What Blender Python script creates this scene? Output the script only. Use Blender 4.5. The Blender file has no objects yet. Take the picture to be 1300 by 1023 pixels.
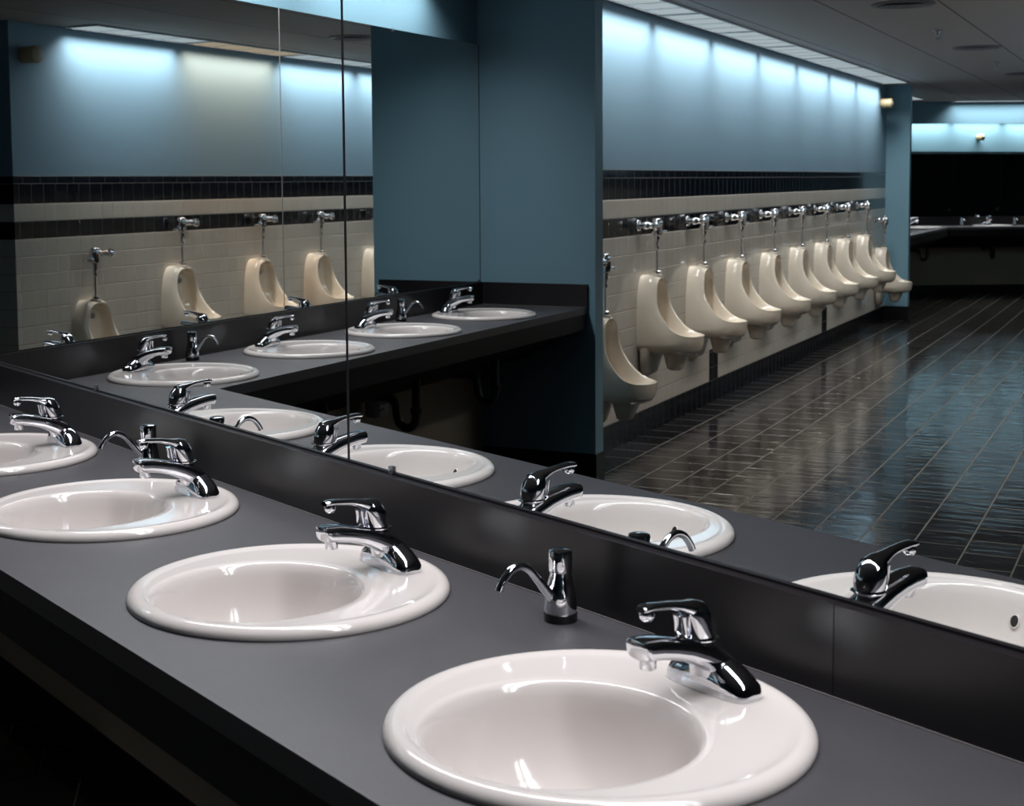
import bpy, math, random
from mathutils import Vector, Matrix
from mathutils.geometry import delaunay_2d_cdt
random.seed(4)
PI = math.pi
C = bpy.context.scene.collection

# ------------------------------------------------------------------ room measures (metres)
AL = 0.4785                      # the main mirror wall runs at this angle to the room's x axis
CA, SA = math.cos(AL), math.sin(AL)
ZC, ZS, ZM, ZCEIL, ZTT = 0.9016, 1.0181, 2.2464, 2.535, 1.6006
TS, DA, DB = 0.019, 0.6353, 0.5993
YC, TC, XC, XD, XE = -3.562, 0.1076, 0.642, 0.392, 3.059
YM = -8.3                        # the room is symmetric about this line
YE = -3.407
RIM = 0.2515

def A(x, y, z=0.0):              # along mirror wall, y<0 is the room side
    return Vector((x*CA - y*SA, x*SA + y*CA, z))
def flip(v): return Vector((v[0], 2*YM - v[1], v[2]))

# ------------------------------------------------------------------ node helpers
class NT:
    def __init__(s, name):
        s.m = bpy.data.materials.new(name); s.m.use_nodes = True
        s.t = s.m.node_tree; s.t.nodes.clear()
        s.out = s.n('ShaderNodeOutputMaterial')
        s.b = s.n('ShaderNodeBsdfPrincipled'); s.l(s.b.outputs[0], s.out.inputs[0])
    def n(s, typ, **k):
        x = s.t.nodes.new(typ)
        for a, v in k.items(): setattr(x, a, v)
        return x
    def l(s, a, b): s.t.links.new(a, b)
    def put(s, v, sock):
        if hasattr(v, 'is_output'): s.l(v, sock)
        else: sock.default_value = v
    def mth(s, op, a, b=0.0, c=None):
        x = s.n('ShaderNodeMath', operation=op)
        s.put(a, x.inputs[0]); s.put(b, x.inputs[1])
        if c is not None: s.put(c, x.inputs[2])
        return x.outputs[0]
    def mix(s, f, a, b):
        x = s.n('ShaderNodeMix', data_type='RGBA')
        s.put(f, x.inputs[0]); s.put(a, x.inputs[6]); s.put(b, x.inputs[7])
        return x.outputs[2]
    def pos(s):
        return s.n('ShaderNodeNewGeometry').outputs['Position']
    def noise(s, scale, detail=3.0, vec=None, rough=0.5):
        x = s.n('ShaderNodeTexNoise'); x.inputs['Scale'].default_value = scale
        x.inputs['Detail'].default_value = detail; x.inputs['Roughness'].default_value = rough
        if vec is not None: s.l(vec, x.inputs['Vector'])
        return x
    def bump(s, h, strength, dist=0.01, normal=None):
        x = s.n('ShaderNodeBump'); x.inputs['Strength'].default_value = strength
        x.inputs['Distance'].default_value = dist; s.l(h, x.inputs['Height'])
        if normal is not None: s.l(normal, x.inputs['Normal'])
        s.l(x.outputs[0], s.b.inputs['Normal']); return x.outputs[0]
    def set(s, **k):
        for a, v in k.items():
            s.put(v, s.b.inputs[a.replace('_', ' ')])

def rgb(r, g, b):
    f = lambda c: (c/255/12.92) if c/255 <= .04045 else ((c/255+.055)/1.055)**2.4
    return (f(r), f(g), f(b), 1.0)

def simple(name, col, rough=.5, metal=0.0, **k):
    t = NT(name); t.set(Base_Color=col, Roughness=rough, Metallic=metal)
    for a, v in k.items(): t.b.inputs[a.replace('_', ' ')].default_value = v
    return t.m

M = {}
def paint(name, col):
    t = NT(name); p = t.pos()
    n = t.noise(1.3, 3, p)
    c2 = tuple(v*.9 for v in col[:3]) + (1,)
    t.set(Base_Color=t.mix(n.outputs[0], col, c2), Roughness=.42)
    n2 = t.noise(260, 2, p); t.bump(n2.outputs[0], .12, .002)
    return t.m
M['blue'] = paint('blue_paint', rgb(112, 148, 164))
M['cream'] = paint('cream_paint', rgb(176, 160, 140))

def tile_wall(name, ax, paint_col, patches=()):
    """blue paint over rows of glazed tiles; ax = horizontal direction along the wall"""
    t = NT(name); p = t.pos()
    d = t.n('ShaderNodeVectorMath', operation='DOT_PRODUCT'); t.l(p, d.inputs[0]); d.inputs[1].default_value = (ax[0], ax[1], 0)
    u = d.outputs['Value']
    z = t.n('ShaderNodeSeparateXYZ'); t.l(p, z.inputs[0]); z = z.outputs[2]
    W = .108
    def band(lo, hi): return t.mth('MULTIPLY', t.mth('GREATER_THAN', z, lo), t.mth('LESS_THAN', z, hi))
    isbase = t.mth('LESS_THAN', z, .15)
    iscap = band(1.555, ZTT)
    isblk2 = band(1.431, 1.555)
    isblk1 = band(1.215, 1.323)
    black = t.mth('ADD', t.mth('ADD', isbase, iscap), t.mth('ADD', isblk1, isblk2))
    for (pu, z0, z1) in patches:
        pc = t.mth('MULTIPLY', t.mth('LESS_THAN', t.mth('ABSOLUTE', t.mth('SUBTRACT', u, pu)), .107), band(z0, z1))
        black = t.mth('ADD', black, pc)
    black = t.mth('MINIMUM', black, 1.0)
    # cell width: 0.108, cap .152, base .203
    w = t.mth('ADD', W, t.mth('ADD', t.mth('MULTIPLY', isbase, .118-W), t.mth('MULTIPLY', iscap, .152-W)))
    fu = t.mth('FRACT', t.mth('DIVIDE', t.mth('ADD', u, 50.0), w))
    du = t.mth('MULTIPLY', t.mth('SUBTRACT', .5, t.mth('ABSOLUTE', t.mth('SUBTRACT', fu, .5))), w)
    fz = t.mth('FRACT', t.mth('DIVIDE', t.mth('SUBTRACT', 1.431+W*20, z), W))
    dz = t.mth('MULTIPLY', t.mth('SUBTRACT', .5, t.mth('ABSOLUTE', t.mth('SUBTRACT', fz, .5))), W)
    grid = t.mth('MULTIPLY', t.mth('GREATER_THAN', z, .15), t.mth('LESS_THAN', z, 1.44))
    dz = t.mth('ADD', dz, t.mth('MULTIPLY', t.mth('SUBTRACT', 1.0, grid), 1.0))
    for zz in (.15, 1.555, ZTT):
        dz = t.mth('MINIMUM', dz, t.mth('ABSOLUTE', t.mth('SUBTRACT', z, zz)))
    dd = t.mth('MINIMUM', du, dz)
    g = t.mth('LESS_THAN', dd, .0016)
    isv = t.mth('LESS_THAN', du, dz)
    cell = t.n('ShaderNodeCombineXYZ'); t.l(t.mth('FLOOR', t.mth('DIVIDE', t.mth('ADD', u, 50.0), w)), cell.inputs[0])
    t.l(t.mth('FLOOR', t.mth('DIVIDE', t.mth('SUBTRACT', 1.431+W*20, z), W)), cell.inputs[1])
    wn = t.n('ShaderNodeTexWhiteNoise', noise_dimensions='3D'); t.l(cell.outputs[0], wn.inputs[0])
    white = t.mix(wn.outputs[0], rgb(188, 180, 169), rgb(192, 185, 174))
    blk = t.mix(wn.outputs[0], rgb(5, 6, 12), rgb(10, 12, 20))
    tile = t.mix(black, white, blk)
    grout = t.mix(black, t.mix(isv, rgb(132, 123, 112), rgb(180, 171, 158)), rgb(58, 58, 64))
    tl = t.mix(g, tile, grout)
    ispaint = t.mth('GREATER_THAN', z, ZTT+.002)
    t.set(Base_Color=t.mix(ispaint, tl, paint_col))
    r = t.mth('ADD', .12, t.mth('MULTIPLY', ispaint, .3))
    r = t.mth('ADD', r, t.mth('MULTIPLY', t.mth('MULTIPLY', g, t.mth('SUBTRACT', 1.0, ispaint)), .5))
    t.set(Roughness=r)
    h = t.mth('MULTIPLY', t.mth('MINIMUM', dd, .004), t.mth('SUBTRACT', 1.0, ispaint))
    n2 = t.noise(9, 2, p)
    h = t.mth('ADD', h, t.mth('MULTIPLY', n2.outputs[0], .0016))
    t.bump(h, .6, 1.0)
    return t.m
BLUE = rgb(107, 133, 149)
M['tile_y'] = tile_wall('glazed_tile_left', (0, 1), BLUE, [(-6.487, .15, .37), (-9.980, .15, .37)])
M['tile_y2'] = tile_wall('glazed_tile_right', (0, 1), BLUE)
M['tile_x'] = tile_wall('glazed_tile_return', (1, 0), BLUE)

def floor_mat():
    t = NT('dark_quarry_tile'); p = t.pos()
    s = t.n('ShaderNodeSeparateXYZ'); t.l(p, s.inputs[0])
    W = .2135; WY = .231
    vx = t.mth('DIVIDE', t.mth('ADD', s.outputs[0], 30*W - 1.878), W)
    col = t.mth('FLOOR', vx)
    off = t.mth('MULTIPLY', t.mth('MODULO', col, 2.0), .5)
    vy = t.mth('ADD', t.mth('DIVIDE', t.mth('ADD', s.outputs[1], 200*WY + 3.11 + .5*WY), WY), off)
    def e(v, w): return t.mth('MULTIPLY', t.mth('SUBTRACT', .5, t.mth('ABSOLUTE', t.mth('SUBTRACT', t.mth('FRACT', v), .5))), w)
    d = t.mth('MINIMUM', e(vx, W), e(vy, WY))
    g = t.mth('LESS_THAN', d, .0030)
    cell = t.n('ShaderNodeCombineXYZ'); t.l(col, cell.inputs[0]); t.l(t.mth('FLOOR', vy), cell.inputs[1])
    wn = t.n('ShaderNodeTexWhiteNoise', noise_dimensions='3D'); t.l(cell.outputs[0], wn.inputs[0])
    base = t.mix(wn.outputs[0], rgb(17, 16, 18), rgb(34, 32, 34))
    n = t.noise(5, 5, p, .6)
    base = t.mix(t.mth('MULTIPLY', n.outputs[0], .5), base, rgb(40, 38, 38))
    t.set(Base_Color=t.mix(g, base, rgb(86, 79, 66)))
    n2 = t.noise(14, 4, p, .6)
    r = t.mth('ADD', .0, t.mth('MULTIPLY', n2.outputs[0], .13))
    r = t.mth('ADD', r, t.mth('MULTIPLY', wn.outputs[0], .05))
    t.set(Roughness=t.mth('ADD', r, t.mth('MULTIPLY', g, .4)))
    # slow waviness of hand-laid tiles, a tilt of its own for every tile, grout below
    st = t.n('ShaderNodeMapping'); t.l(p, st.inputs['Vector']); st.inputs['Scale'].default_value = (.5, 1.6, 1)
    n3 = t.noise(9, 3, st.outputs[0], .55)
    tilt = t.mth('MULTIPLY', t.mth('SUBTRACT', wn.outputs[0], .5), t.mth('MULTIPLY', t.mth('FRACT', vy), .0050))
    h = t.mth('ADD', t.mth('MULTIPLY', n3.outputs[0], .0050), t.mth('MINIMUM', d, .004))
    h = t.mth('ADD', h, tilt)
    t.bump(h, .55, 1.0)
    return t.m
M['floor'] = floor_mat()

def ceiling_mat():
    t = NT('grey_ceiling_panel'); p = t.pos()
    s = t.n('ShaderNodeSeparateXYZ'); t.l(p, s.inputs[0])
    vx = t.mth('DIVIDE', t.mth('ADD', s.outputs[0], 20*.61-.80), .61)
    d = t.mth('MULTIPLY', t.mth('SUBTRACT', .5, t.mth('ABSOLUTE', t.mth('SUBTRACT', t.mth('FRACT', vx), .5))), .61)
    g = t.mth('LESS_THAN', d, .006)
    n = t.noise(60, 3, p)
    c = t.mix(n.outputs[0], rgb(164, 155, 152), rgb(176, 167, 163))
    t.set(Base_Color=t.mix(g, c, rgb(92, 88, 88)), Roughness=.85)
    t.bump(t.mth('MINIMUM', d, .008), .5, 1.0)
    return t.m
M['ceiling'] = ceiling_mat()

def laminate(name, c1, c2, r0, r1, spec=.5):
    t = NT(name); t.b.inputs['Specular IOR Level'].default_value = spec; p = t.pos()
    n = t.noise(420, 3, p); n2 = t.noise(3.5, 5, p, .62)
    k = t.mth('MULTIPLY', t.mth('GREATER_THAN', n.outputs[0], .60), .5)
    t.set(Base_Color=t.mix(k, c1, c2))
    t.set(Roughness=t.mth('ADD', r0, t.mth('MULTIPLY', n2.outputs[0], r1-r0)))
    t.bump(n.outputs[0], .06, .001)
    return t.m
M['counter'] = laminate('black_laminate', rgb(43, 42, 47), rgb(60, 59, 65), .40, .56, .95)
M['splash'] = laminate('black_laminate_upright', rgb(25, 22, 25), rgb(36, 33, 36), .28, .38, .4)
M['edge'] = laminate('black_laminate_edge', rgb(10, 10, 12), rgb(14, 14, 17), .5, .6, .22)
M['porcelain'] = simple('sink_porcelain', rgb(210, 204, 201), .10, Coat_Weight=.3, Coat_Roughness=.03)
M['ivory'] = simple('urinal_china', rgb(202, 191, 176), .14, Coat_Weight=.5, Coat_Roughness=.05)
M['chrome'] = simple('chrome', rgb(226, 227, 232), .045, 1.0)
M['satin'] = simple('satin_metal', rgb(150, 150, 155), .3, 1.0)
M['mirror'] = simple('mirror_glass', (.865, .89, .885, 1), .0, 1.0)
M['channel'] = simple('dark_mirror_channel', rgb(44, 42, 46), .35, .4)
M['seam'] = simple('mirror_seam', rgb(30, 24, 34), .5)
M['seam_light'] = simple('polished_glass_edge', rgb(150, 150, 146), .3)
M['rubber'] = simple('black_plastic', rgb(14, 14, 16), .3)
M['hole'] = simple('dark_hole', rgb(20, 14, 12), .6)
M['grey_edge'] = simple('grey_laminate_edge', rgb(112, 108, 108), .45)
M['sensor'] = simple('cream_plastic', rgb(168, 150, 116), .4)
M['sensor_lens'] = simple('pale_lens', rgb(180, 172, 156), .25)
M['white_metal'] = simple('painted_metal', rgb(176, 176, 178), .5)
M['diff'] = simple('air_diffuser_metal', rgb(120, 120, 124), .5)
M['added_stall'] = laminate('black_partition', rgb(16, 17, 21), rgb(20, 21, 26), .35, .5)
M['black_base'] = simple('black_rubber_base', rgb(16, 16, 19), .3)
M['pipe'] = simple('black_pipe', rgb(30, 28, 28), .3)
M['label'] = simple('bottle_label', rgb(52, 66, 96), .5)
M['bottle'] = simple('white_plastic', rgb(190, 190, 190), .4)

def emit(name, col, s):
    m = bpy.data.materials.new(name); m.use_nodes = True; t = m.node_tree; t.nodes.clear()
    o = t.nodes.new('ShaderNodeOutputMaterial'); e = t.nodes.new('ShaderNodeEmission')
    e.inputs[0].default_value = col; e.inputs[1].default_value = s
    t.links.new(e.outputs[0], o.inputs[0]); return m
LS = .46
M['lamp'] = emit('cool_tube_light', (.80, .93, 1.0, 1), LS)
M['lamp_warm'] = emit('warm_tube_light', (1.0, .80, .58, 1), LS*.8)

# ------------------------------------------------------------------ mesh helpers
class MB:
    def __init__(s): s.v = []; s.f = []
    def add(s, vs, fs):
        o = len(s.v); s.v += [tuple(v) for v in vs]; s.f += [tuple(i+o for i in f) for f in fs]; return s
    def box(s, x0, x1, y0, y1, z0, z1, fn=None):
        vs = [(x, y, z) for x in (x0, x1) for y in (y0, y1) for z in (z0, z1)]
        if fn: vs = [fn(*v) for v in vs]
        return s.add(vs, [(0, 1, 3, 2), (4, 6, 7, 5), (0, 4, 5, 1), (2, 3, 7, 6), (0, 2, 6, 4), (1, 5, 7, 3)])
    def rings(s, R, cap0=True, cap1=True, closed=True):
        n = len(R[0]); vs = [p for r in R for p in r]; fs = []
        for i in range(len(R)-1):
            for j in range(n if closed else n-1):
                k = (j+1) % n
                fs.append((i*n+j, i*n+k, (i+1)*n+k, (i+1)*n+j))
        if cap0: fs.append(tuple(range(n))[::-1])
        if cap1: fs.append(tuple((len(R)-1)*n+j for j in range(n)))
        return s.add(vs, fs)
    def lathe(s, prof, n=32, o=(0, 0, 0), axis='z', cap=True):
        R = []
        for r, h in prof:
            ring = []
            for j in range(n):
                a = 2*PI*j/n; x, y = r*math.cos(a), r*math.sin(a)
                p = {'z': (x, y, h), 'y': (y, h, x), 'x': (h, x, y)}[axis]
                ring.append((p[0]+o[0], p[1]+o[1], p[2]+o[2]))
            R.append(ring)
        return s.rings(R, cap, cap)
    def tube(s, pts, rad, n=14):
        pts = [Vector(p) for p in pts]
        if not isinstance(rad, (list, tuple)): rad = [rad]*len(pts)
        R = []; t0 = (pts[1]-pts[0]).normalized()
        up = Vector((0, 0, 1)) if abs(t0.z) < .9 else Vector((1, 0, 0))
        nrm = t0.cross(up).normalized()
        for i, p in enumerate(pts):
            t = (pts[min(i+1, len(pts)-1)] - pts[max(i-1, 0)]).normalized()
            nrm = (nrm - t*nrm.dot(t)).normalized(); b = t.cross(nrm)
            R.append([p + rad[i]*(math.cos(2*PI*j/n)*nrm + math.sin(2*PI*j/n)*b) for j in range(n)])
        return s.rings(R)
    def mesh(s, name, mat, smooth=None):
        me = bpy.data.meshes.new(name); me.from_pydata(s.v, [], s.f); me.update()
        import bmesh
        bm = bmesh.new(); bm.from_mesh(me); bmesh.ops.recalc_face_normals(bm, faces=bm.faces); 
        if smooth is not None:
            for f in bm.faces: f.smooth = True
            for e in bm.edges:
                if len(e.link_faces) == 2 and e.calc_face_angle(0) > smooth: e.smooth = False
        bm.to_mesh(me); bm.free()
        me.materials.append(mat); return me
    def build(s, name, mat, parent=None, smooth=None, loc=None, rot=0):
        o = bpy.data.objects.new(name, s.mesh(name, mat, smooth)); C.objects.link(o)
        if parent is not None: o.parent = parent
        if loc is not None: o.location = loc
        if rot: o.rotation_euler = (0, 0, rot)
        return o
SM = math.radians(40)
def smooth_path(pts, n=6):
    P = [Vector(p) for p in pts]; out = []
    for i in range(len(P)-1):
        p0 = P[max(i-1, 0)]; p1 = P[i]; p2 = P[i+1]; p3 = P[min(i+2, len(P)-1)]
        for k in range(n):
            t = k/n
            out.append(.5*((2*p1)+(p2-p0)*t+(2*p0-5*p1+4*p2-p3)*t*t+(3*p1-p0-3*p2+p3)*t**3))
    out.append(P[-1]); return out
def empty(name, label, cat, loc=(0, 0, 0), rz=0.0, group=None):
    o = bpy.data.objects.new(name, None); C.objects.link(o); o.empty_display_size = .05
    o.location = loc; o.rotation_euler = (0, 0, rz); o['label'] = label; o['category'] = cat
    if group: o['group'] = group
    return o
def tag(o, label, cat, group=None):
    o['label'] = label; o['category'] = cat
    if group: o['group'] = group
    return o
def struct(o): o['kind'] = 'structure'; return o
def dup(root, loc, rz, label, group=None, mirror=False):
    r = root.copy(); C.objects.link(r); r.location = loc; r.rotation_euler = (0, 0, rz); r['label'] = label
    if group: r['group'] = group
    for ch in list(root.children):
        c = ch.copy(); C.objects.link(c); c.parent = r
        for g in ch.children:
            d = g.copy(); C.objects.link(d); d.parent = c
    return r

# ------------------------------------------------------------------ setting
fl = MB().box(-1.2, 8.2, -21.5, 5.5, -.1, 0).build('floor', M['floor']); struct(fl)
ce = MB().box(-1.2, 8.2, -21.5, 5.5, ZCEIL, ZCEIL+.1).build('ceiling', M['ceiling']); struct(ce)

def prism(mb, pts, z0, z1):
    n = len(pts); vs = [(p[0], p[1], z0) for p in pts] + [(p[0], p[1], z1) for p in pts]
    fs = [tuple(range(n))[::-1], tuple(range(n, 2*n))] + [(i, (i+1) % n, (i+1) % n+n, i+n) for i in range(n)]
    return mb.add(vs, fs)
def mirrored(pts): return [(p[0], 2*YM-p[1]) for p in pts]
g = .008
wa = [A(0, g), A(8.4, g), A(8.4, .15), A(-.1, .15)]
wa[0] = Vector((-g, 0, 0)) + Vector((0, .012, 0)); wa[3] = Vector((-.15, .1, 0))
struct(prism(MB(), wa, 0, ZCEIL).build('wall_front', M['blue']))
struct(prism(MB(), mirrored(wa), 0, ZCEIL).build('wall_back', M['blue']))
# lower, unpainted-blue part of the vanity walls: cream
def under(name, pts, mir=False):
    if mir: pts = mirrored(pts)
    return struct(prism(MB(), pts, .115, .80).build(name, M['cream']))
wb = [(-g, .02), (-.15, .1), (-.15, YC-TC), (-g, YC-TC)]
struct(prism(MB(), wb, 0, ZCEIL).build('wall_left', M['blue']))
struct(prism(MB(), mirrored(wb), 0, ZCEIL).build('wall_far_left', M['blue']))
ua = [A(.0, .006), A(5.6, .006), A(5.6, -.004), A(.0, -.004)]
ub = [(-.006, 0), (.004, 0), (.004, YC), (-.006, YC)]
for i, mir in enumerate((False, True)):
    under('trim_%d' % (2*i+1), ua, mir); under('trim_%d' % (2*i+2), ub, mir)
# the blue partitions that end each vanity alcove
pc = [(-.008, YC), (XC, YC), (XC, YC-TC), (-.008, YC-TC)]
struct(prism(MB(), pc, .0, ZCEIL).build('wall_partition_near', M['blue']))
struct(prism(MB(), mirrored(pc), .0, ZCEIL).build('wall_partition_far', M['blue']))
# urinal walls
wd = [(XD, YC-TC), (XD, 2*YM-YC+TC), (.1, 2*YM-YC+TC), (.1, YC-TC)]
struct(prism(MB(), wd, 0, ZCEIL).build('wall_urinal_left', M['tile_y']))
we = [(XE, YE), (XE+.2, YE), (XE+.2, 2*YM-YE), (XE, 2*YM-YE)]
struct(prism(MB(), we, 0, ZCEIL).build('wall_urinal_right', M['tile_y2']))
wr = [(XE+.2, YE), (8.1, YE), (8.1, YE-.2), (XE+.2, YE-.2)]
struct(prism(MB(), wr, 0, ZCEIL).build('wall_return_near', M['tile_x']))
struct(prism(MB(), mirrored(wr), 0, ZCEIL).build('wall_return_far', M['blue']))
struct(MB().box(8.1, 8.2, -21.4, 5.4, 0, ZCEIL).build('wall_right', M['blue']))
# baseboards
bs = .006
bb = [(-.002, YC+bs), (XC+bs, YC+bs), (XC+bs, YC-TC-bs), (XD, YC-TC-bs), (XD, YC-TC), (XC, YC-TC), (XC, YC), (-.002, YC)]
struct(prism(MB(), bb, 0, .15).build('baseboard_partition_near', M['black_base']))
struct(prism(MB(), mirrored(bb), 0, .15).build('baseboard_partition_far', M['black_base']))
b1 = [A(.0, .005), A(8., .005), A(8., -.008), A(.0, -.008)]
b2 = [(-.006, 0), (.008, 0), (.008, YC+.006), (-.006, YC+.006)]
struct(prism(MB(), b1, 0, .115).build('baseboard_front', M['black_base'])); struct(prism(MB(), mirrored(b1), 0, .115).build('baseboard_back', M['black_base']))
struct(prism(MB(), b2, 0, .115).build('baseboard_left', M['black_base'])); struct(prism(MB(), mirrored(b2), 0, .115).build('baseboard_far_left', M['black_base']))

# ------------------------------------------------------------------ mirrors
def pane(name, pa, pb, z0, z1, label, flp=False, n=None):
    """pa, pb: (front line ends); thickness goes away from the room by n"""
    pts = [pa, pb, pb + n*.006, pa + n*.006]
    if flp: pts = [flip(p) for p in pts]
    r = empty(name, label, 'mirror', (0, 0, 0), group='frameless wall mirrors')
    prism(MB(), pts, z0, z1).build('glass', M['mirror'], r)
    return r
nA = A(0, 1) - A(0, 0); nB = Vector((-1, 0, 0))
XS, YS = 2.142, -1.697
z0 = ZS + .004
pane('wall_mirror', A(0.004, 0), A(XS-.0042, 0), z0, ZM, 'left pane of the long mirror above the near counter, reflecting the corner vanity', n=nA)
pane('wall_mirror', A(XS+.0042, 0), A(5.5, 0), z0, ZM, 'right pane of the long mirror above the near counter, reflecting the urinals and floor', n=nA)
pane('wall_mirror', Vector((0, -.004, 0)), Vector((0, YS+.003, 0)), z0, ZM, 'left pane of the corner vanity mirror, reflecting the low urinal', n=nB)
pane('wall_mirror', Vector((0, YS-.003, 0)), Vector((0, YC+.006, 0)), z0, ZM, 'right pane of the corner vanity mirror, beside the blue partition', n=nB)
pane('wall_mirror', A(0.004, 0), A(5.5, 0), z0, ZM, 'dark mirror above the distant vanity on the far wall', True, nA)
pane('wall_mirror', Vector((0, -.004, 0)), Vector((0, YC+.006, 0)), z0, ZM, 'mirror above the distant side vanity hidden behind the far blue pillar', True, nB)
# seams and bottom channels
def strip(name, pts, z0, z1, mat, label):
    return tag(prism(MB(), pts, z0, z1).build(name, mat), label, 'mirror trim')
strip('mirror_seam_strip', [A(XS-.0040, .002), A(XS+.0040, .002), A(XS+.0040, .0075), A(XS-.0040, .0075)], z0, ZM, M['seam'], 'dark vertical seam strip between the two panes of the long mirror')
strip('mirror_seam_strip', [(-.0075, YS-.0028), (-.0003, YS-.0028), (-.0003, YS+.0028), (-.0075, YS+.0028)], z0, ZM, M['seam_light'], 'thin pale vertical seam strip in the corner vanity mirror')
strip('mirror_corner_strip', [(-.0075, YC+.0005), (.001, YC+.0005), (.001, YC+.0055), (-.0075, YC+.0055)], z0, ZM, M['seam'], 'dark edge strip where the corner mirror meets the blue partition')
for mir in (0, 1):
    f = (lambda P: [flip(p) for p in P]) if mir else (lambda P: P)
    w = 'far' if mir else 'near'
    strip('mirror_channel', f([A(.004, -.0015), A(5.5, -.0015), A(5.5, .0075), A(.004, .0075)]), ZS+.0004, ZS+.0038, M['channel'], ('dark channel under the distant far wall mirror' if mir else 'dark thin channel along the bottom of the long mirror above the backsplash'))
    strip('mirror_channel', f([Vector((.0015, -.008, 0)), Vector((.0015, YC+.001, 0)), Vector((-.0075, YC+.001, 0)), Vector((-.0075, -.008, 0))]), ZS+.0004, ZS+.0038, M['channel'], ('dark channel under the hidden distant side mirror' if mir else 'dark thin channel along the bottom of the corner vanity mirror'))
def clip(p, rz, label):
    r = empty('mirror_clip', label, 'clip', p, rz, 'metal mirror clips')
    MB().box(-.006, .006, -.0045, -.0006, -.004, .011).build('plate', M['satin'], r)
    MB().lathe([(.0035, -.0045), (.0035, -.006), (.002, -.0066)], 12, (0, 0, .004), 'y').build('screw', M['chrome'], r, SM)
    return r
clip(A(2.289, 0, ZS+.004), AL, 'small metal clip under the long mirror, behind the third basin from the left')
clip(A(.923, 0, ZS+.004), AL, 'small metal clip at the bottom edge of the long mirror, near its left end')
clip(Vector((0, -2.64, ZM-.006)), PI/2, 'small metal clip at the top edge of the corner vanity mirror')
clip(Vector((0, YC+.02, ZS+.006)), PI/2, 'small metal clip at the bottom right corner of the corner mirror beside the blue partition')

# ------------------------------------------------------------------ sink positions
SX = [3.199, 2.476, 1.764, 1.041]; SY = .318
TY = [-.600, -1.380, -2.131, -2.934]
FX = [1.07, 1.80, 2.5]           # far vanity, along its long wall

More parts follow.
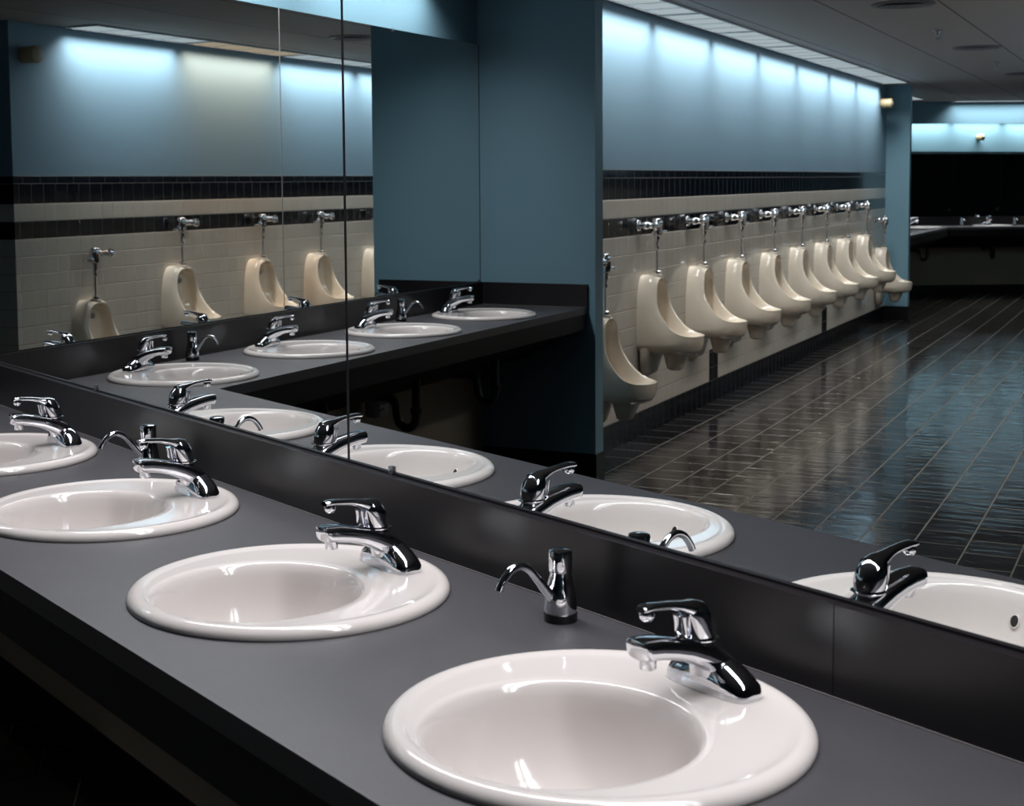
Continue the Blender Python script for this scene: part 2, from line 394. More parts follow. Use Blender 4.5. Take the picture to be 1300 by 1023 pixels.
# ------------------------------------------------------------------ vanity counters
s_in = (DB - DA*SA)/CA
L_END = 5.45
def counter(mir):
    f = flip if mir else (lambda v: Vector(v))
    nm = 'distant L shaped black vanity counter under the far mirror' if mir else 'black L shaped vanity counter with round basins under the long mirror'
    r = empty('vanity_counter', nm, 'counter')
    ey = YC + .002
    poly = [Vector((.002, 0, 0)), A(.0, -.002), A(L_END, -.002), A(L_END, -DA), A(s_in, -DA), Vector((DB, ey, 0)), Vector((.002, ey, 0))]
    poly[0] = Vector((.0022, -.0035, 0)); poly = [poly[0]] + poly[2:]
    holes = []
    for x in SX: holes.append(A(x, -SY-.057))
    for y in TY: holes.append(Vector((SY+.04-.0, y, 0)))
    hr = .19
    for i in range(4): holes[i] = A(SX[i], -SY-.03)
    for i in range(4): holes[4+i] = Vector((SY+.0, TY[i], 0))
    vs = [Vector((p.x, p.y)) for p in poly]; edges = [(i, (i+1) % len(poly)) for i in range(len(poly))]
    for h in holes:
        o = len(vs); n = 40
        for j in range(n): vs.append(Vector((h.x+hr*math.cos(2*PI*j/n), h.y+hr*math.sin(2*PI*j/n))))
        edges += [(o+j, o+(j+1) % n) for j in range(n)]
    ov, oe, of, *_ = delaunay_2d_cdt(vs, edges, [], 1, 1e-6)
    keep = []
    for t in of:
        c = sum((ov[i] for i in t), Vector((0, 0)))/len(t)
        if all((c-Vector((h.x, h.y))).length > hr*.995 for h in holes): keep.append(tuple(t))
    mb = MB(); n = len(ov); t_ = .034
    V3 = [f((p[0], p[1], ZC)) for p in ov] + [f((p[0], p[1], ZC-t_)) for p in ov]
    F = keep + [tuple(i+n for i in t)[::-1] for t in keep]
    cnt = {}
    for t in keep:
        for i in range(len(t)):
            a, b = t[i], t[(i+1) % len(t)]; cnt[(a, b)] = cnt.get((a, b), 0)+1
    for (a, b) in list(cnt):
        if (b, a) not in cnt: F.append((a, b, b+n, a+n))
    mb.add(V3, F).build('countertop', M['counter'], r)
    # backsplashes
    def pr(name, pts, z0, z1, mat, par=r): return prism(MB(), [f(p) for p in pts], z0, z1).build(name, mat, par)
    XJ = 3.298
    c0 = A(TS*math.tan((PI/2-AL)/2) if 0 else .0, 0)
    # inner corner of the two splashes
    si = (TS - TS*SA)/CA
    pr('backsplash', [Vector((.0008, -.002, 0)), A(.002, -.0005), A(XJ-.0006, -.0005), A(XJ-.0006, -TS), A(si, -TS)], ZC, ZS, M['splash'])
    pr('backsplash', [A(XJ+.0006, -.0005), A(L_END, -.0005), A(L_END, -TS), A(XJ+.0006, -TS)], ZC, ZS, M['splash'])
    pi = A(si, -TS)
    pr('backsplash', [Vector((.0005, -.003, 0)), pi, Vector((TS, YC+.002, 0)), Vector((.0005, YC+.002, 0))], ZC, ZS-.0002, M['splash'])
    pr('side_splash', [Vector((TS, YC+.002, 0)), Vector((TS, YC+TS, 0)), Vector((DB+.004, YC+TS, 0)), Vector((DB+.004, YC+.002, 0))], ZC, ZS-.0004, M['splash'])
    # thin pale laminate edges along the foot of the splashes
    e = .0016
    pr('caulk_line', [A(si+.01, -TS), A(L_END, -TS), A(L_END, -TS-e), A(si+.01, -TS-e)], ZC, ZC+e, M['grey_edge'])
    pr('caulk_line', [Vector((TS, pi.y-.01, 0)), Vector((TS, YC+TS, 0)), Vector((TS+e, YC+TS+e, 0)), Vector((TS+e, pi.y-.01, 0))], ZC, ZC+e, M['grey_edge'])
    pr('caulk_line', [Vector((TS, YC+TS, 0)), Vector((DB, YC+TS, 0)), Vector((DB, YC+TS+e, 0)), Vector((TS+e, YC+TS+e, 0))], ZC, ZC+e, M['grey_edge'])
    # apron under the front edge and the sloping panel behind it
    def off(d):  # front line set back by d
        s_ = ((DB-d) - (DA-d)*SA)/CA
        return A(L_END, -(DA-d)), A(s_, -(DA-d)), Vector((DB-d, ey, 0))
    a0, a1, a2 = off(.004); c0_, c1, c2 = off(.022)
    pr('apron', [a0, a1, a2, c2, c1, c0_], .788, ZC-t_, M['edge'])
    q0, q1, q2 = off(.024); w0, w1, w2 = off(.36)
    mb = MB(); tz = .012
    for (p, q, pw, qw) in ((q0, q1, w0, w1), (q1, q2, w1, w2)):
        P = [(p, .79), (q, .79), (qw, .625), (pw, .625)]
        vs = [f((v.x, v.y, z)) for v, z in P] + [f((v.x, v.y, z+tz)) for v, z in P]
        mb.add(vs, [(0, 1, 2, 3), (7, 6, 5, 4), (0, 4, 5, 1), (1, 5, 6, 2), (2, 6, 7, 3), (3, 7, 4, 0)])
    mb.build('sloping_under_panel', M['edge'], r)
    return r
counter(False); counter(True)

# ------------------------------------------------------------------ wash basin
def make_basin():
    r = empty('wash_basin', '', 'sink')
    # local: origin rim centre on the counter, +y towards the user, -y towards the wall
    N = 72; R = []
    def ring(cy, rad, z): R.append([(rad*math.cos(2*PI*j/N), cy+rad*math.sin(2*PI*j/N), z) for j in range(N)])
    for rr, z in ((RIM-.006, -.004), (RIM-.001, .0), (RIM, .003), (RIM-.001, .008), (RIM-.004, .0125), (RIM-.009, .0160), (RIM-.015, .0178), (RIM-.021, .0172), (RIM-.026, .0155)):
        ring(0, rr, z)
    cy, rb = .0565, .1625
    for k in (.12, .25, .4, .55, .7, .82, .9):
        ring(cy*k, (RIM-.026)*(1-k)+(rb+.006)*k, .0150-.0015*k)
    for rr, z in ((rb+.004, .0132), (rb+.001, .0115), (rb-.003, .007), (rb-.008, -.004), (rb-.013, -.022), (rb-.021, -.048), (rb-.034, -.075), (rb-.052, -.098), (rb-.078, -.117), (rb-.105, -.128), (rb-.13, -.134), (.024, -.137)):
        ring(cy, rr, z)
    # outside of the bowl
    ring(cy, .026, -.147)
    for rr, z in ((rb-.10, -.142), (rb-.05, -.118), (rb-.01, -.07), (rb+.004, -.02), (rb+.004, -.006)): ring(cy, rr, z)
    mb = MB(); mb.rings(R, False, False)
    n = len(R); mb.f += [((n-1)*N+j, (n-1)*N+(j+1) % N, (j+1) % N, j) for j in range(N)]
    bowl = mb.build('bowl', M['porcelain'], r, math.radians(60))
    MB().lathe([(.0235, -.137), (.0255, -.1345), (.022, -.1330), (.016, -.1352), (.004, -.1356)], 28, (0, cy, 0)).build('drain', M['chrome'], r, SM)
    # overflow hole in the user's side of the bowl wall
    mb = MB(); nn = 20
    yy, zz = cy+rb-.0163, -.030; t = Vector((0, -.32, -1)).normalized(); nrm = Vector((0, -1, .32)).normalized()
    c = Vector((0, yy, zz)) + nrm*.0015
    mb.rings([[c+Vector((1, 0, 0))*.0065*math.cos(2*PI*j/nn)*k+t*.009*math.sin(2*PI*j/nn)*k+nrm*d for j in range(nn)] for k, d in ((1.25, -.002), (1.2, .0006), (1.0, .0008))], False, False)
    mb.build('overflow_rim', M['porcelain'], bowl, SM)
    MB().rings([[c+Vector((1, 0, 0))*.0065*math.cos(2*PI*j/nn)+t*.009*math.sin(2*PI*j/nn)+nrm*d for j in range(nn)] for d in (-.003, .0004)]).build('overflow_hole', M['hole'], bowl)
    return r

def sect(cx, cy, cz, hw, hh, n, xdir, zdir, e=3.0):
    P = []
    for j in range(n):
        a = 2*PI*j/n; ca, sa = math.cos(a), math.sin(a)
        k = (abs(ca)**e+abs(sa)**e)**(-1/e)
        P.append(Vector((cx, cy, cz)) + Vector(xdir)*hw*ca*k + Vector(zdir)*hh*sa*k)
    return P
def make_faucet():
    """origin on the basin ledge, +y towards the user"""
    r = empty('faucet', '', 'faucet')
    # base: a low loaf along the wall with plunging rounded ends
    mb = MB(); R = []; n = 28
    prof = [(-.067, .001, .010), (-.0665, .010, .0135), (-.064, .0155, .0175), (-.060, .022, .0215), (-.050, .0285, .0242), (-.038, .035, .026), (-.026, .040, .027), (-.012, .044, .0275), (0, .046, .0275)]
    prof = prof + [(-x, h, w) for x, h, w in prof[-2::-1]]
    for x, h, w in prof:
        ring = []
        for j in range(n):
            a = 2*PI*j/n; ca, sa = math.cos(a), math.sin(a)
            e = 2.6; k = (abs(ca)**e+abs(sa)**e)**(-1/e)
            zz = h*sa*k if sa > 0 else 0.0
            ring.append((x, w*ca*k*(1 if sa > -.01 else 1), zz))
        R.append(ring)
    mb.rings(R); body = mb.build('body', M['chrome'], r, math.radians(50))
    # spout: from the loaf up and out over the bowl, flat tip face
    path = [(-.020, .014, .024, .012), (-.008, .026, .026, .016), (.010, .038, .0265, .018), (.032, .050, .0255, .0165), (.056, .0595, .0235, .0145), (.080, .0655, .0215, .0133), (.102, .0695, .0205, .0135), (.121, .0710, .0200, .0135), (.1275, .0712, .0195, .013)]
    R = []
    for i, (y, z, hw, hh) in enumerate(path):
        a, b = path[max(i-1, 0)], path[min(i+1, len(path)-1)]
        t = Vector((0, b[0]-a[0], b[1]-a[1])).normalized(); up = Vector((0, -t.z, t.y))
        if i >= len(path)-2: up = Vector((0, .12, 1)).normalized()
        R.append(sect(0, y, z, hw, hh, 28, (1, 0, 0), up, 3.4))
    R.append(sect(0, .1290, .0712, .0175, .0110, 28, (1, 0, 0), (0, .12, 1), 3.4))
    MB().rings(R).build('spout', M['chrome'], r, math.radians(50))
    MB().lathe([(.0105, .058), (.0105, .047), (.0095, .0455), (.0088, .0455), (.0085, .048)], 22, (0, .111, 0)).build('aerator', M['chrome'], r, SM)
    # column leaning slightly forward under the handle
    mb = MB(); R = []
    for z, y, rad in ((.02, .010, .022), (.036, .015, .0205), (.052, .020, .0188), (.064, .0250, .0172), (.066, .0255, .0160)):
        R.append([(rad*math.cos(2*PI*j/28), y+rad*math.sin(2*PI*j/28), z) for j in range(28)])
    mb.rings(R).build('column', M['chrome'], r, SM)
    # handle: dome over the column drawn forward into a lever with a drop at its tip
    mb = MB(); R = []
    for z, y, rad in ((.0675, 0.0265, 0.0170), (.069, 0.0265, 0.0204), (.073, 0.0270, 0.0213), (.080, 0.0280, 0.0218), (.088, 0.0295, 0.0218), (.096, 0.0320, 0.0209), (.104, 0.0350, 0.0187), (.110, 0.0380, 0.0152), (.1145, 0.0405, 0.0100), (.1165, 0.0420, 0.0035)):
        R.append([(rad*math.cos(2*PI*j/28), y+rad*math.sin(2*PI*j/28)*(1.0), z) for j in range(28)])
    h = mb.rings(R).build('handle_dome', M['chrome'], r, SM)
    lev = [(.026, .098, .017, .015), (.038, .104, .0165, .0125), (.050, .1085, .0140, .0085), (.062, .1125, .0108, .0060), (.076, .1160, .0092, .0050), (.092, .1180, .0088, .0046), (.106, .1195, .0094, .0046), (.117, .1197, .0100, .0047), (.1235, .1190, .0082, .0036)]
    R = [sect(0, y, z, hw, hh, 24, (1, 0, 0), (0, -.12, 1), 2.4) for y, z, hw, hh in lev]
    MB().rings(R).build('lever', M['chrome'], h, math.radians(55))
    MB().lathe([(.001, -.0125), (.0055, -.0115), (.0088, -.0075), (.0096, -.002), (.008, .003), (.004, .005)], 22, (0, .1125, .1150)).build('lever_tip', M['chrome'], h, SM)
    # raised front web of the handle
    web = [(.052, .0715, .009, .003), (.0560, .080, .0095, .0045), (.0555, .090, .0105, .006), (.0555, .100, .011, .008)]
    R = [sect(0, y, z, hw, hh, 18, (1, 0, 0), (0, 1, 0), 2.4) for y, z, hw, hh in web]
    MB().rings(R).build('handle_web', M['chrome'], h, math.radians(55))
    MB().lathe([(.0165, .0655), (.0240, .0672), (.0243, .0688), (.0205, .0700)], 30, (0, .0250, 0)).build('handle_collar', M['chrome'], h, SM)
    # pop-up rod behind
    return r
def make_dispenser():
    r = empty('soap_dispenser', '', 'soap dispenser')
    MB().lathe([(.0245, 0), (.0248, .002), (.0248, .012), (.0235, .0135)], 32).build('base_ring', M['rubber'], r, SM)
    b = MB().lathe([(.0236, .0125), (.0240, .015), (.0236, .026), (.0222, .038), (.0203, .050), (.0180, .060), (.0160, .068), (.0155, .0775)], 32).build('body', M['chrome'], r, SM)
    MB().lathe([(.0155, .072), (.0172, .073), (.0174, .075), (.0174, .1005), (.0164, .1035), (.012, .105), (.003, .1055)], 32).build('pump_head', M['chrome'], r, SM)
    p = smooth_path([(0, .012, .032), (0, .028, .050), (0, .044, .069), (0, .059, .085), (0, .076, .0925), (0, .093, .088), (0, .106, .075), (0, .113, .062)], 5)
    rr = [.0082 - .0022*min(1, i/(len(p)*.35)) for i in range(len(p))]
    MB().tube(p, rr, 16).build('spout', M['chrome'], r, SM)
    return r
def make_trap():
    """origin at drain axis on floor plane; -y towards the wall"""
    r = empty('drain_trap', '', 'drain pipe')
    p = smooth_path([(0, 0, .765), (0, 0, .70), (0, 0, .60), (0, 0, .545), (0, -.012, .505), (0, -.045, .488), (0, -.080, .505), (0, -.095, .545), (0, -.100, .585), (0, -.130, .612), (0, -.20, .612), (0, -.30, .610), (0, -.352, .610)], 5)
    MB().tube(p, .0185, 16).build('trap_pipe', M['pipe'], r, SM)
    for z in (.72, .565): MB().lathe([(.0188, z-.014), (.025, z-.013), (.025, z+.011), (.0188, z+.014)], 20).build('slip_nut', M['pipe'], r, SM)
    MB().lathe([(.019, -.330), (.036, -.342), (.040, -.3545)], 24, (0, 0, .610), 'y').build('wall_flange', M['pipe'], r, SM)
    return r

basin0, faucet0, disp0, trap0 = make_basin(), make_faucet(), make_dispenser(), make_trap()
used = set()
def place(proto, loc, rz, label, group):
    if proto.name not in used:
        used.add(proto.name); proto.location = loc; proto.rotation_euler = (0, 0, rz); proto['label'] = label; proto['group'] = group; return proto
    return dup(proto, loc, rz, label, group)
RA = AL + PI               # local +y points into the room from the long wall
RB = -PI/2                 # from the left wall
nmA = ['closest to the camera, at the bottom right', 'in the middle of the near counter, right of the second', 'second from the left on the near counter', 'at the left edge of the photo on the near counter']
posA = ['nearest basin at the bottom right', 'third basin from the left on the near counter', 'second basin from the left on the near counter', 'basin at the left edge of the photo']
posB = ['front left basin of the corner vanity', 'second basin of the corner vanity', 'third basin of the corner vanity', 'fourth basin of the corner vanity, beside the blue partition']
FD = .318 - .136            # faucet origin behind rim centre
def station(cx, cy_, rz, zc, where, fl_=False, trap=True, grp=''):
    nrm = Vector((-math.sin(rz), math.cos(rz), 0))
    place(basin0, Vector((cx, cy_, zc)), rz, 'round white porcelain basin, the ' + where, 'round white basins ' + grp)
    b = Vector((cx, cy_, zc+.0146)) - nrm*FD + Vector((math.cos(rz), math.sin(rz), 0))*(-.010)
    place(faucet0, b, rz, 'chrome single lever faucet on the ' + where, 'chrome faucets ' + grp)
    if trap:
        tpos = Vector((cx, cy_, 0)) + nrm*.0565
        place(trap0, tpos, rz, 'black drain trap pipe under the ' + where, 'drain traps ' + grp)
for i, x in enumerate(SX):
    p = A(x, -SY); station(p.x, p.y, RA, ZC, posA[i], trap=False, grp='on the near counter')
for i, y in enumerate(TY):
    station(SY, y, RB, ZC, posB[i], grp='on the corner vanity')
RG = -AL                   # far long wall: room side is +y rotated
for i, x in enumerate((SX[3], SX[2])):
    p = flip(A(x, -SY)); station(p.x, p.y, RG, ZC, ('distant basin on the far wall at the right edge' if i == 0 else 'distant second basin of the far wall counter'), grp='on the distant vanity')
station(SY, 2*YM-TY[0], RB, ZC, 'distant basin just right of the blue pillar', grp='on the distant vanity')
def disp(loc, rz, where, grp): place(disp0, loc, rz, 'chrome soap dispenser with curved spout ' + where, grp)
disp(A(2.848, -.078, ZC), RA, 'between the nearest basin and the third basin', 'soap dispensers')
disp(A(1.430, -.085, ZC), RA, 'behind the second basin from the left', 'soap dispensers')
disp(Vector((.072, -.976, ZC)), RB, 'between the first two basins of the corner vanity', 'soap dispensers')
disp(Vector((.072, -2.560, ZC)), RB, 'between the last two basins of the corner vanity', 'soap dispensers')
p = flip(A(1.42, -.075, ZC)); disp(p, RG, 'on the distant counter, right of its basin', 'soap dispensers')
p = flip(A(.72, -.075, ZC)); disp(p, RG, 'on the distant counter left of its basin', 'soap dispensers')

# soap bottle hanging under the corner vanity
def bottle(loc, rz, label):
    r = empty('soap_bottle', label, 'bottle', loc, rz)
    b = MB(); R = [sect(0, 0, z, hw, hh, 24, (1, 0, 0), (0, 1, 0), 4) for z, hw, hh in ((0, .055, .033), (.006, .060, .038), (.10, .060, .038), (.118, .056, .034), (.130, .03, .022), (.134, .018, .018), (.175, .018, .018))]
    b.rings(R).build('bottle_body', M['bottle'], r, SM)
    MB().box(-.045, .045, .0376, .0386, .055, .085).build('label_panel', M['label'], r)
    MB().box(-.045, .000, .0376, .0386, .028, .040).build('label_panel', M['label'], r)
    MB().lathe([(.02, .160), (.02, .19), (.011, .195), (.011, .34)], 20).build('cap', M['rubber'], r, SM)
bottle(Vector((.085, -2.30, .50)), RB, 'white soap bottle with dark label under the corner vanity counter')

# ------------------------------------------------------------------ urinals
def make_urinal():
    """origin at the wall, z = 0 at the floor level of a normal one; +y out from the wall"""
    r = empty('urinal', '', 'urinal')
    H_ = 36
    rimc = [(0, .105, .958), (.045, .1045, .951), (.080, .105, .928), (.097, .107, .885), (.108, .111, .835), (.116, .122, .782), (.122, .147, .731), (.127, .176, .690), (.131, .210, .655), (.130, .250, .630), (.118, .292, .617), (.088, .332, .612), (.048, .356, .611), (0, .366, .611)]
    wallc = [(0, .974), (.045, .973), (.080, .964), (.108, .934), (.130, .880), (.144, .815), (.151, .745), (.155, .680), (.156, .625), (.155, .580), (.150, .545), (.120, .518), (.065, .510), (0, .508)]
    def half(tab):
        pts = smooth_path([Vector(p if len(p) == 3 else (p[0], 0, p[1])) for p in tab], 6)
        n = len(pts); out = []
        for q in range(H_+1):
            f_ = q/H_*(n-1); a_ = int(min(f_, n-2)); out.append(pts[a_].lerp(pts[a_+1], f_-a_))
        return out
    rh, wh = half(rimc), half(wallc)
    rim_ = rh + [Vector((-p.x, p.y, p.z)) for p in rh[-2:0:-1]]
    wal_ = wh + [Vector((-p.x, p.y, p.z)) for p in wh[-2:0:-1]]
    N = len(rim_); R = []
    S_ = [(q if q <= H_ else N-q)/H_ for q in range(N)]
    for k in (0, .2, .4, .58, .7, .79, .86, .91, .95, .98, 1.0):
        ring = []
        for j in range(N):
            a, b = rim_[j], wal_[j]
            x = b.x + (a.x*1.10 - b.x)*k**3.2
            z = b.z + (a.z - b.z)*k**5 - (.012*math.sin(PI*min(1, k/.9)) if S_[j] > .8 else 0)
            lo_ = max(0, (S_[j]-.6)/.4)
            ring.append((x, a.y*(1-(1-k)**(1+1.3*lo_)), z))
        R.append(ring)
    for inx, fy, up_ in ((.05, .003, .0045), (.00, .003, .006), (-.05, .000, .004), (-.085, -.006, -.002)):
        ring = []
        for j in range(N):
            a = rim_[j]; lo_ = max(0, (S_[j]-.62)/.38)
            ring.append((a.x*(1.05+inx), a.y + fy*(1-lo_) + (-.020*(.05-inx)/.135*lo_), a.z + up_*lo_ - (0 if S_[j] > .2 else (.05-inx)*.10)))
        R.append(ring)
    for k in (.12, .28, .45, .62, .8, 1.0):
        ring = []
        for j in range(N):
            a = rim_[j]; sj = S_[j]; lo_ = max(0, (sj-.45)/.55)
            p0 = Vector((a.x*.95, a.y-.008-.012*lo_, a.z-.012))
            m_ = Vector((a.x*(.80-.1*lo_), (.045 if lo_ == 0 else .045+.20*lo_), a.z-.015-.075*lo_))
            e = Vector((a.x*.30, .040+.10*lo_, .80*(1-sj)+.545*sj))
            if k < .5: q = p0.lerp(m_, (k/.5)**.8)
            else: q = m_.lerp(e, (k-.5)/.5)
            ring.append(tuple(q))
        R.append(ring)
    b = MB().rings(R, True, True).build('bowl', M['ivory'], r, math.radians(80))
    # trap housing below the belly and the side skirts back to the wall
    mb = MB(); R = []
    for z, y, hx, hy in ((.56, .190, .088, .095), (.515, .195, .080, .082), (.48, .195, .068, .068), (.445, .192, .058, .056), (.412, .190, .046, .046), (.402, .190, .032, .032)):
        R.append(sect(0, y, z, hx, hy, 32, (1, 0, 0), (0, 1, 0), 2.5))
    mb.rings(R).build('trap_housing', M['ivory'], r, math.radians(60))
    mb = MB(); R = []
    for z, y, hx, hy in ((.60, .050, .150, .048), (.53, .046, .150, .044), (.47, .040, .142, .038), (.42, .034, .128, .032), (.385, .03, .105, .028), (.372, .028, .085, .022)):
        R.append(sect(0, y, z, hx, hy, 32, (1, 0, 0), (0, 1, 0), 4))
    mb.rings(R).build('back_skirt', M['ivory'], r, math.radians(60))
    mb = MB(); mb.rings([sect(0, .190, z, hx, hy, 32, (1, 0, 0), (0, 1, 0), 2.5) for z, hx, hy in ((.520, .092, .103), (.511, .097, .108), (.502, .092, .103))]).build('ledge', M['ivory'], r, math.radians(60))
    MB().lathe([(.020, 0), (.020, .004), (.012, .006)], 20, (0, .062, .0), 'y').build('spreader', M['satin'], r, SM, loc=(0, -.018, .87))
    MB().lathe([(.034, .955), (.036, .972), (.030, .980)], 24, (0, .070, 0)).build('inlet_boss', M['ivory'], r, SM)
    return r
def make_valve():
    """+y out of wall, +x to the right of someone facing... local x flips with the wall"""
    r = empty('flush_valve', '', 'flush valve')
    D = .075
    MB().lathe([(.024, .976), (.026, .982), (.026, .994), (.018, .999), (.0105, 1.002), (.0095, 1.02), (.0095, 1.130)], 20, (0, D, 0)).build('flush_pipe', M['chrome'], r, SM)
    MB().lathe([(.0095, 1.125), (.0130, 1.130), (.0140, 1.150), (.0165, 1.195), (.0200, 1.202), (.0200, 1.215)], 22, (0, D, 0)).build('vacuum_breaker', M['chrome'], r, SM)
    MB().lathe([(.018, 1.208), (.030, 1.214), (.033, 1.222), (.033, 1.262), (.035, 1.266), (.035, 1.282), (.0335, 1.294), (.028, 1.305), (.018, 1.312), (.004, 1.3145)], 28, (0, D, 0)).build('valve_body', M['chrome'], r, SM)
    h = MB().lathe([(.020, .030), (.022, .040), (.020, .050), (.012, .054)], 22, (0, D, 1.236), 'x').build('handle_socket', M['chrome'], r, SM)
    MB().tube([(.052, D, 1.236), (.075, D+.004, 1.233), (.105, D+.012, 1.230), (.125, D+.018, 1.231)], [.0045, .0055, .0075, .0060], 14).build('handle', M['chrome'], h, SM)
    MB().lathe([(.016, -.030), (.021, -.034), (.021, -.048), (.0155, -.052), (.0155, -.095), (.020, -.098), (.020, -.112)], 22, (0, D, 1.272), 'x').build('tailpiece', M['chrome'], r, SM)
    MB().lathe([(.014, .006), (.014, .030), (.022, .035), (.022, .062), (.017, .068), (.017, D+.018), (.026, D+.022), (.029, D+.032), (.026, D+.046), (.014, D+.055), (.004, D+.057)], 24, (-.120, 0, 1.272), 'y').build('control_stop', M['chrome'], r, SM)
    MB().lathe([(.034, .0005), (.033, .006), (.026, .012), (.016, .014)], 26, (-.120, 0, 1.272), 'y').build('escutcheon', M['chrome'], r, SM)
    return r
uri0, val0 = make_urinal(), make_valve()
UY = [-4.165, -5.042, -6.000, -6.910, -7.840, -8.757, -9.675, -10.590, -11.530, -12.500]
UE = [-4.036, -4.954, -5.955, -6.790, -7.72, -8.65, -9.57]
ordn = ['first', 'second', 'third', 'fourth', 'fifth', 'sixth', 'seventh', 'eighth', 'ninth', 'tenth']
for i, y in enumerate(UY):
    low = -.17 if i in (0, 9) else 0.0
    if i == 0: w = 'low one half hidden behind the blue partition'
    elif i == 9: w = 'low one at the far end against the blue pillar'
    else: w = '%s along the left wall from the blue partition' % ordn[i]
    place(uri0, Vector((XD, y, low)), RB, 'ivory wall urinal, ' + w, 'urinals on the left tiled wall')
    place(val0, Vector((XD, y, low)), RB, 'chrome flush valve over the urinal, ' + w, 'flush valves on the left tiled wall')
for i in range(7):
    y = UE[i]; low = -.17 if i == 0 else 0.0
    w = 'the low one at the left in the corner mirror' if i == 0 else '%s from the left in the corner mirror' % ordn[i]
    place(uri0, Vector((XE, y, low)), PI/2, 'ivory wall urinal, ' + w, 'urinals on the opposite tiled wall')
    place(val0, Vector((XE, y, low)), PI/2, 'chrome flush valve over the urinal, ' + w, 'flush valves on the opposite tiled wall')

# ------------------------------------------------------------------ ceiling fittings
LIGHTS = {}
for nm_, col_, e_ in (('lamp', (1.0, .985, .975), 16.5), ('lamp_warm', (1.0, .70, .50), 16.0), ('vanity', (1.0, .985, 1.0), 11.4)):
    ld = bpy.data.lights.new('tube_lamp', 'AREA'); ld.shape = 'RECTANGLE'; ld.size = 1.12; ld.size_y = .10
    ld.color = col_; ld.energy = e_; ld.spread = math.radians(126); LIGHTS[nm_] = ld
    if nm_ == 'vanity': ld.size_y = .17
def light(cx, cy_, rz, label, mat='lamp', ln=1.17, wd=.235, grp='strip lights', side=1):
    """long recessed-look strip light under the ceiling; local x along its length"""
    r = empty('strip_light', label, 'light', (cx, cy_, ZCEIL), rz, grp)
    h = .012; e = .012
    mb = MB()
    for x0, x1, y0, y1 in ((-ln/2-e, ln/2+e, -wd/2-e, -wd/2), (-ln/2-e, ln/2+e, wd/2, wd/2+e), (-ln/2-e, -ln/2, -wd/2, wd/2), (ln/2, ln/2+e, -wd/2, wd/2)):
        mb.box(x0, x1, y0, y1, -h, -.0005)
    mb.build('frame', M['white_metal'], r)
    MB().box(-ln/2, ln/2, -wd/2, wd/2, -.007, -.001).build('diffuser', M[mat], r)
    for k in (-1, 0, 1):
        MB().box(k*ln/4-.004, k*ln/4+.004, -wd/2, wd/2, -.010, -.0071).build('louver_bar', M['white_metal'], r)
    ld = LIGHTS['vanity' if 'mirrors' in grp and mat == 'lamp' else mat]
    lo = bpy.data.objects.new('lamp', ld); C.objects.link(lo); lo.parent = r; lo.location = (0, side*.070, -.0115)
    return r
for i in range(7):
    yy = -4.56-1.2225*i
    light(XD+.175, yy, PI/2, 'recessed strip light over the left urinal wall, %s from the blue partition' % ordn[i], grp='strip lights over the left urinals')
for i in range(7):
    yy = -4.45-1.2225*i
    light(XE-.175, yy, PI/2, ('warm toned ' if i == 1 else '') + 'ceiling strip light, %s from the left in the corner mirror' % ordn[i], 'lamp_warm' if i == 1 else 'lamp', grp='strip lights over the opposite urinals', side=-1)
for i in range(2):
    light(.19, -1.20-1.2225*i, PI/2, 'recessed strip light above the corner vanity mirror, ' + ('the nearer one' if i == 0 else 'the one by the blue partition'), grp='strip lights over the mirrors')
    p = flip(Vector((.19, -1.20-1.2225*i, 0))); light(p.x, p.y, PI/2, 'strip light over the distant side vanity, ' + ('beside the far wall' if i == 0 else 'beside the far pillar'), grp='strip lights over the mirrors')
for i in range(4):
    p = A(1.15+1.2225*i, -.19); light(p.x, p.y, AL, 'recessed strip light above the long mirror, %s from the corner' % ordn[i], grp='strip lights over the mirrors')
for i in range(3):
    q = flip(A(1.15+1.2225*i, -.19)); light(q.x, q.y, -AL, 'strip light above the distant far mirror, %s from its corner' % ordn[i], grp='strip lights over the mirrors', side=-1)
for i in range(3):
    light(3.85+1.2225*i, 2*YM-YE-.19, 0, 'strip light above the black partitions, %s from the corner' % ordn[i], grp='strip lights over the partitions')

def diffuser(x, y, label):
    r = empty('air_diffuser', label, 'air vent', (x, y, ZCEIL), 0, 'round ceiling diffusers')
    MB().lathe([(.175, -.0005), (.180, -.006), (.170, -.012), (.150, -.010), (.145, -.004)], 40).build('outer_ring', M['diff'], r, SM)
    mb = MB()
    for rr in (.12, .085, .05): mb.lathe([(rr-.012, -.003), (rr+.008, -.010), (rr+.010, -.013), (rr-.010, -.006)], 36, cap=False)
    mb.build('cone_rings', M['diff'], r, SM)
    MB().lathe([(.03, -.001), (.034, -.011), (.02, -.014), (.003, -.014)], 30).build('hub', M['diff'], r, SM)
for k, (x, y) in enumerate(((1.82, -5.40), (1.84, -8.58), (1.88, -11.83))):
    diffuser(x, y, 'round grey air diffuser in the ceiling, %s' % ('nearest, at the top edge' if k == 0 else 'middle one of the row' if k == 1 else 'farthest one of the row'))
def sprinkler(x, y, label):
    r = empty('fire_sprinkler', label, 'sprinkler', (x, y, ZCEIL), 0, 'ceiling sprinklers')
    MB().lathe([(.036, -.0005), (.034, -.005), (.016, -.012), (.012, -.03), (.008, -.034)], 24).build('escutcheon', M['satin'], r, SM)
    MB().tube([(-.010, 0, -.03), (-.014, 0, -.045), (0, 0, -.058)], .003, 8).build('frame_arm', M['satin'], r, SM)
    MB().tube([(.010, 0, -.03), (.014, 0, -.045), (0, 0, -.058)], .003, 8).build('frame_arm', M['satin'], r, SM)
    MB().lathe([(.004, -.055), (.022, -.060), (.022, -.062), (.004, -.062)], 20).build('deflector', M['satin'], r, SM)
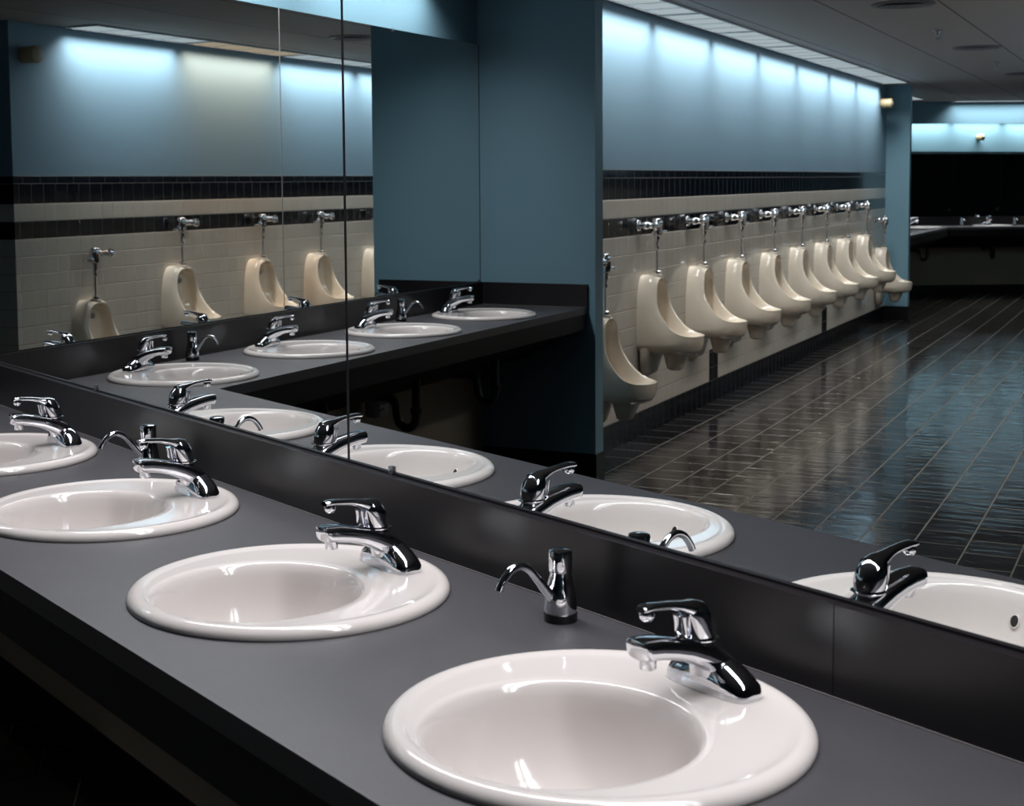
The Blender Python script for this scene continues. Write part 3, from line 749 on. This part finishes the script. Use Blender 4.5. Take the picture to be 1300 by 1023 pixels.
sprinkler(1.77, -7.06, 'small ceiling sprinkler head between the nearest two round diffusers')
sprinkler(1.80, -10.2, 'small ceiling sprinkler head between the farthest two round diffusers')
def sensor(loc, rz, label):
    """axis out of the wall along +y"""
    r = empty('motion_sensor', label, 'sensor', loc, rz, 'cream wall sensors')
    MB().lathe([(.050, 0), (.052, .004), (.052, .070), (.048, .078)], 32, (0, 0, 0), 'y').build('housing', M['sensor'], r, SM)
    MB().lathe([(.047, .078), (.053, .081), (.053, .110), (.048, .116), (.036, .117)], 32, (0, 0, 0), 'y').build('front_ring', M['sensor'], r, SM)
    MB().lathe([(.034, .112), (.032, .120), (.018, .128), (.003, .130)], 28, (0, 0, 0), 'y').build('lens', M['sensor_lens'], r, SM)
sensor(Vector((XE, -3.53, 2.335)), PI/2, 'round cream sensor high on the wall at the left edge, seen in the corner mirror')
sensor(Vector((XD, -12.60, 2.325)), RB, 'round cream sensor high beside the far blue pillar')
sensor(Vector((5.1, 2*YM-YE, 2.21)), PI, 'cream sensor above the black partitions, reflected in the distant mirror')

# ------------------------------------------------------------------ guessed black cubicles, added so the distant mirror reflects something dark
for k in range(5):
    x = 3.07 + k*1.12
    r = empty('added_dark_partition', 'added black cubicle front, %s from the corner, dark in the distant mirror' % ordn[k], 'cubicle', (x, 2*YM-YE-.32, 0), 0, 'added black cubicle fronts')
    MB().box(0, .2, -.015, .015, .0, 1.93).build('pilaster', M['added_stall'], r)
    d = MB().box(.206, 1.108, -.012, .012, .12, 1.93).build('door_panel', M['added_stall'], r)
    MB().box(.99, 1.05, -.035, -.0125, .98, 1.03).build('latch', M['satin'], d)
    MB().box(.0, 1.118, -.012, .012, 1.932, 1.96).build('headrail', M['added_stall'], r)

# ------------------------------------------------------------------ camera
cd = bpy.data.cameras.new('camera'); cam = bpy.data.objects.new('camera', cd); C.objects.link(cam)
F, PX, PY = 1846.12, 581.42, 382.03
yaw, pitch, roll = .94091 + AL, -.081624, -.009372
fw = Vector((-math.sin(yaw)*math.cos(pitch), math.cos(yaw)*math.cos(pitch), math.sin(pitch)))
rt = fw.cross(Vector((0, 0, 1))).normalized(); up = rt.cross(fw)
r2 = math.cos(roll)*rt + math.sin(roll)*up; u2 = -math.sin(roll)*rt + math.cos(roll)*up
m = Matrix((r2, u2, -fw)).transposed().to_4x4()
m.translation = A(4.4416, -1.41955, 1.54)
cam.matrix_world = m
cd.sensor_fit = 'HORIZONTAL'; cd.sensor_width = 36; cd.lens = 36*F/1300
cd.shift_x = (650-PX)/1300; cd.shift_y = -(511.5-PY)/1300
cd.clip_start = .02; cd.clip_end = 100
cd.dof.use_dof = True; cd.dof.focus_distance = 3.2; cd.dof.aperture_fstop = 11
sc = bpy.context.scene; sc.camera = cam

w = bpy.data.worlds.new('world'); sc.world = w; w.use_nodes = True
w.node_tree.nodes['Background'].inputs[0].default_value = (.02, .02, .02, 1); w.node_tree.nodes['Background'].inputs[1].default_value = 0.0
sc.view_settings.view_transform = 'Standard'; sc.view_settings.look = 'None'; sc.view_settings.gamma = 1; sc.view_settings.use_curve_mapping = False
sc.view_settings.exposure = 0.22
cy = sc.cycles
cy.max_bounces = 14; cy.glossy_bounces = 12; cy.diffuse_bounces = 4; cy.transmission_bounces = 2
cy.caustics_reflective = False; cy.caustics_refractive = False; cy.sample_clamp_indirect = 6
cy.use_denoising = True
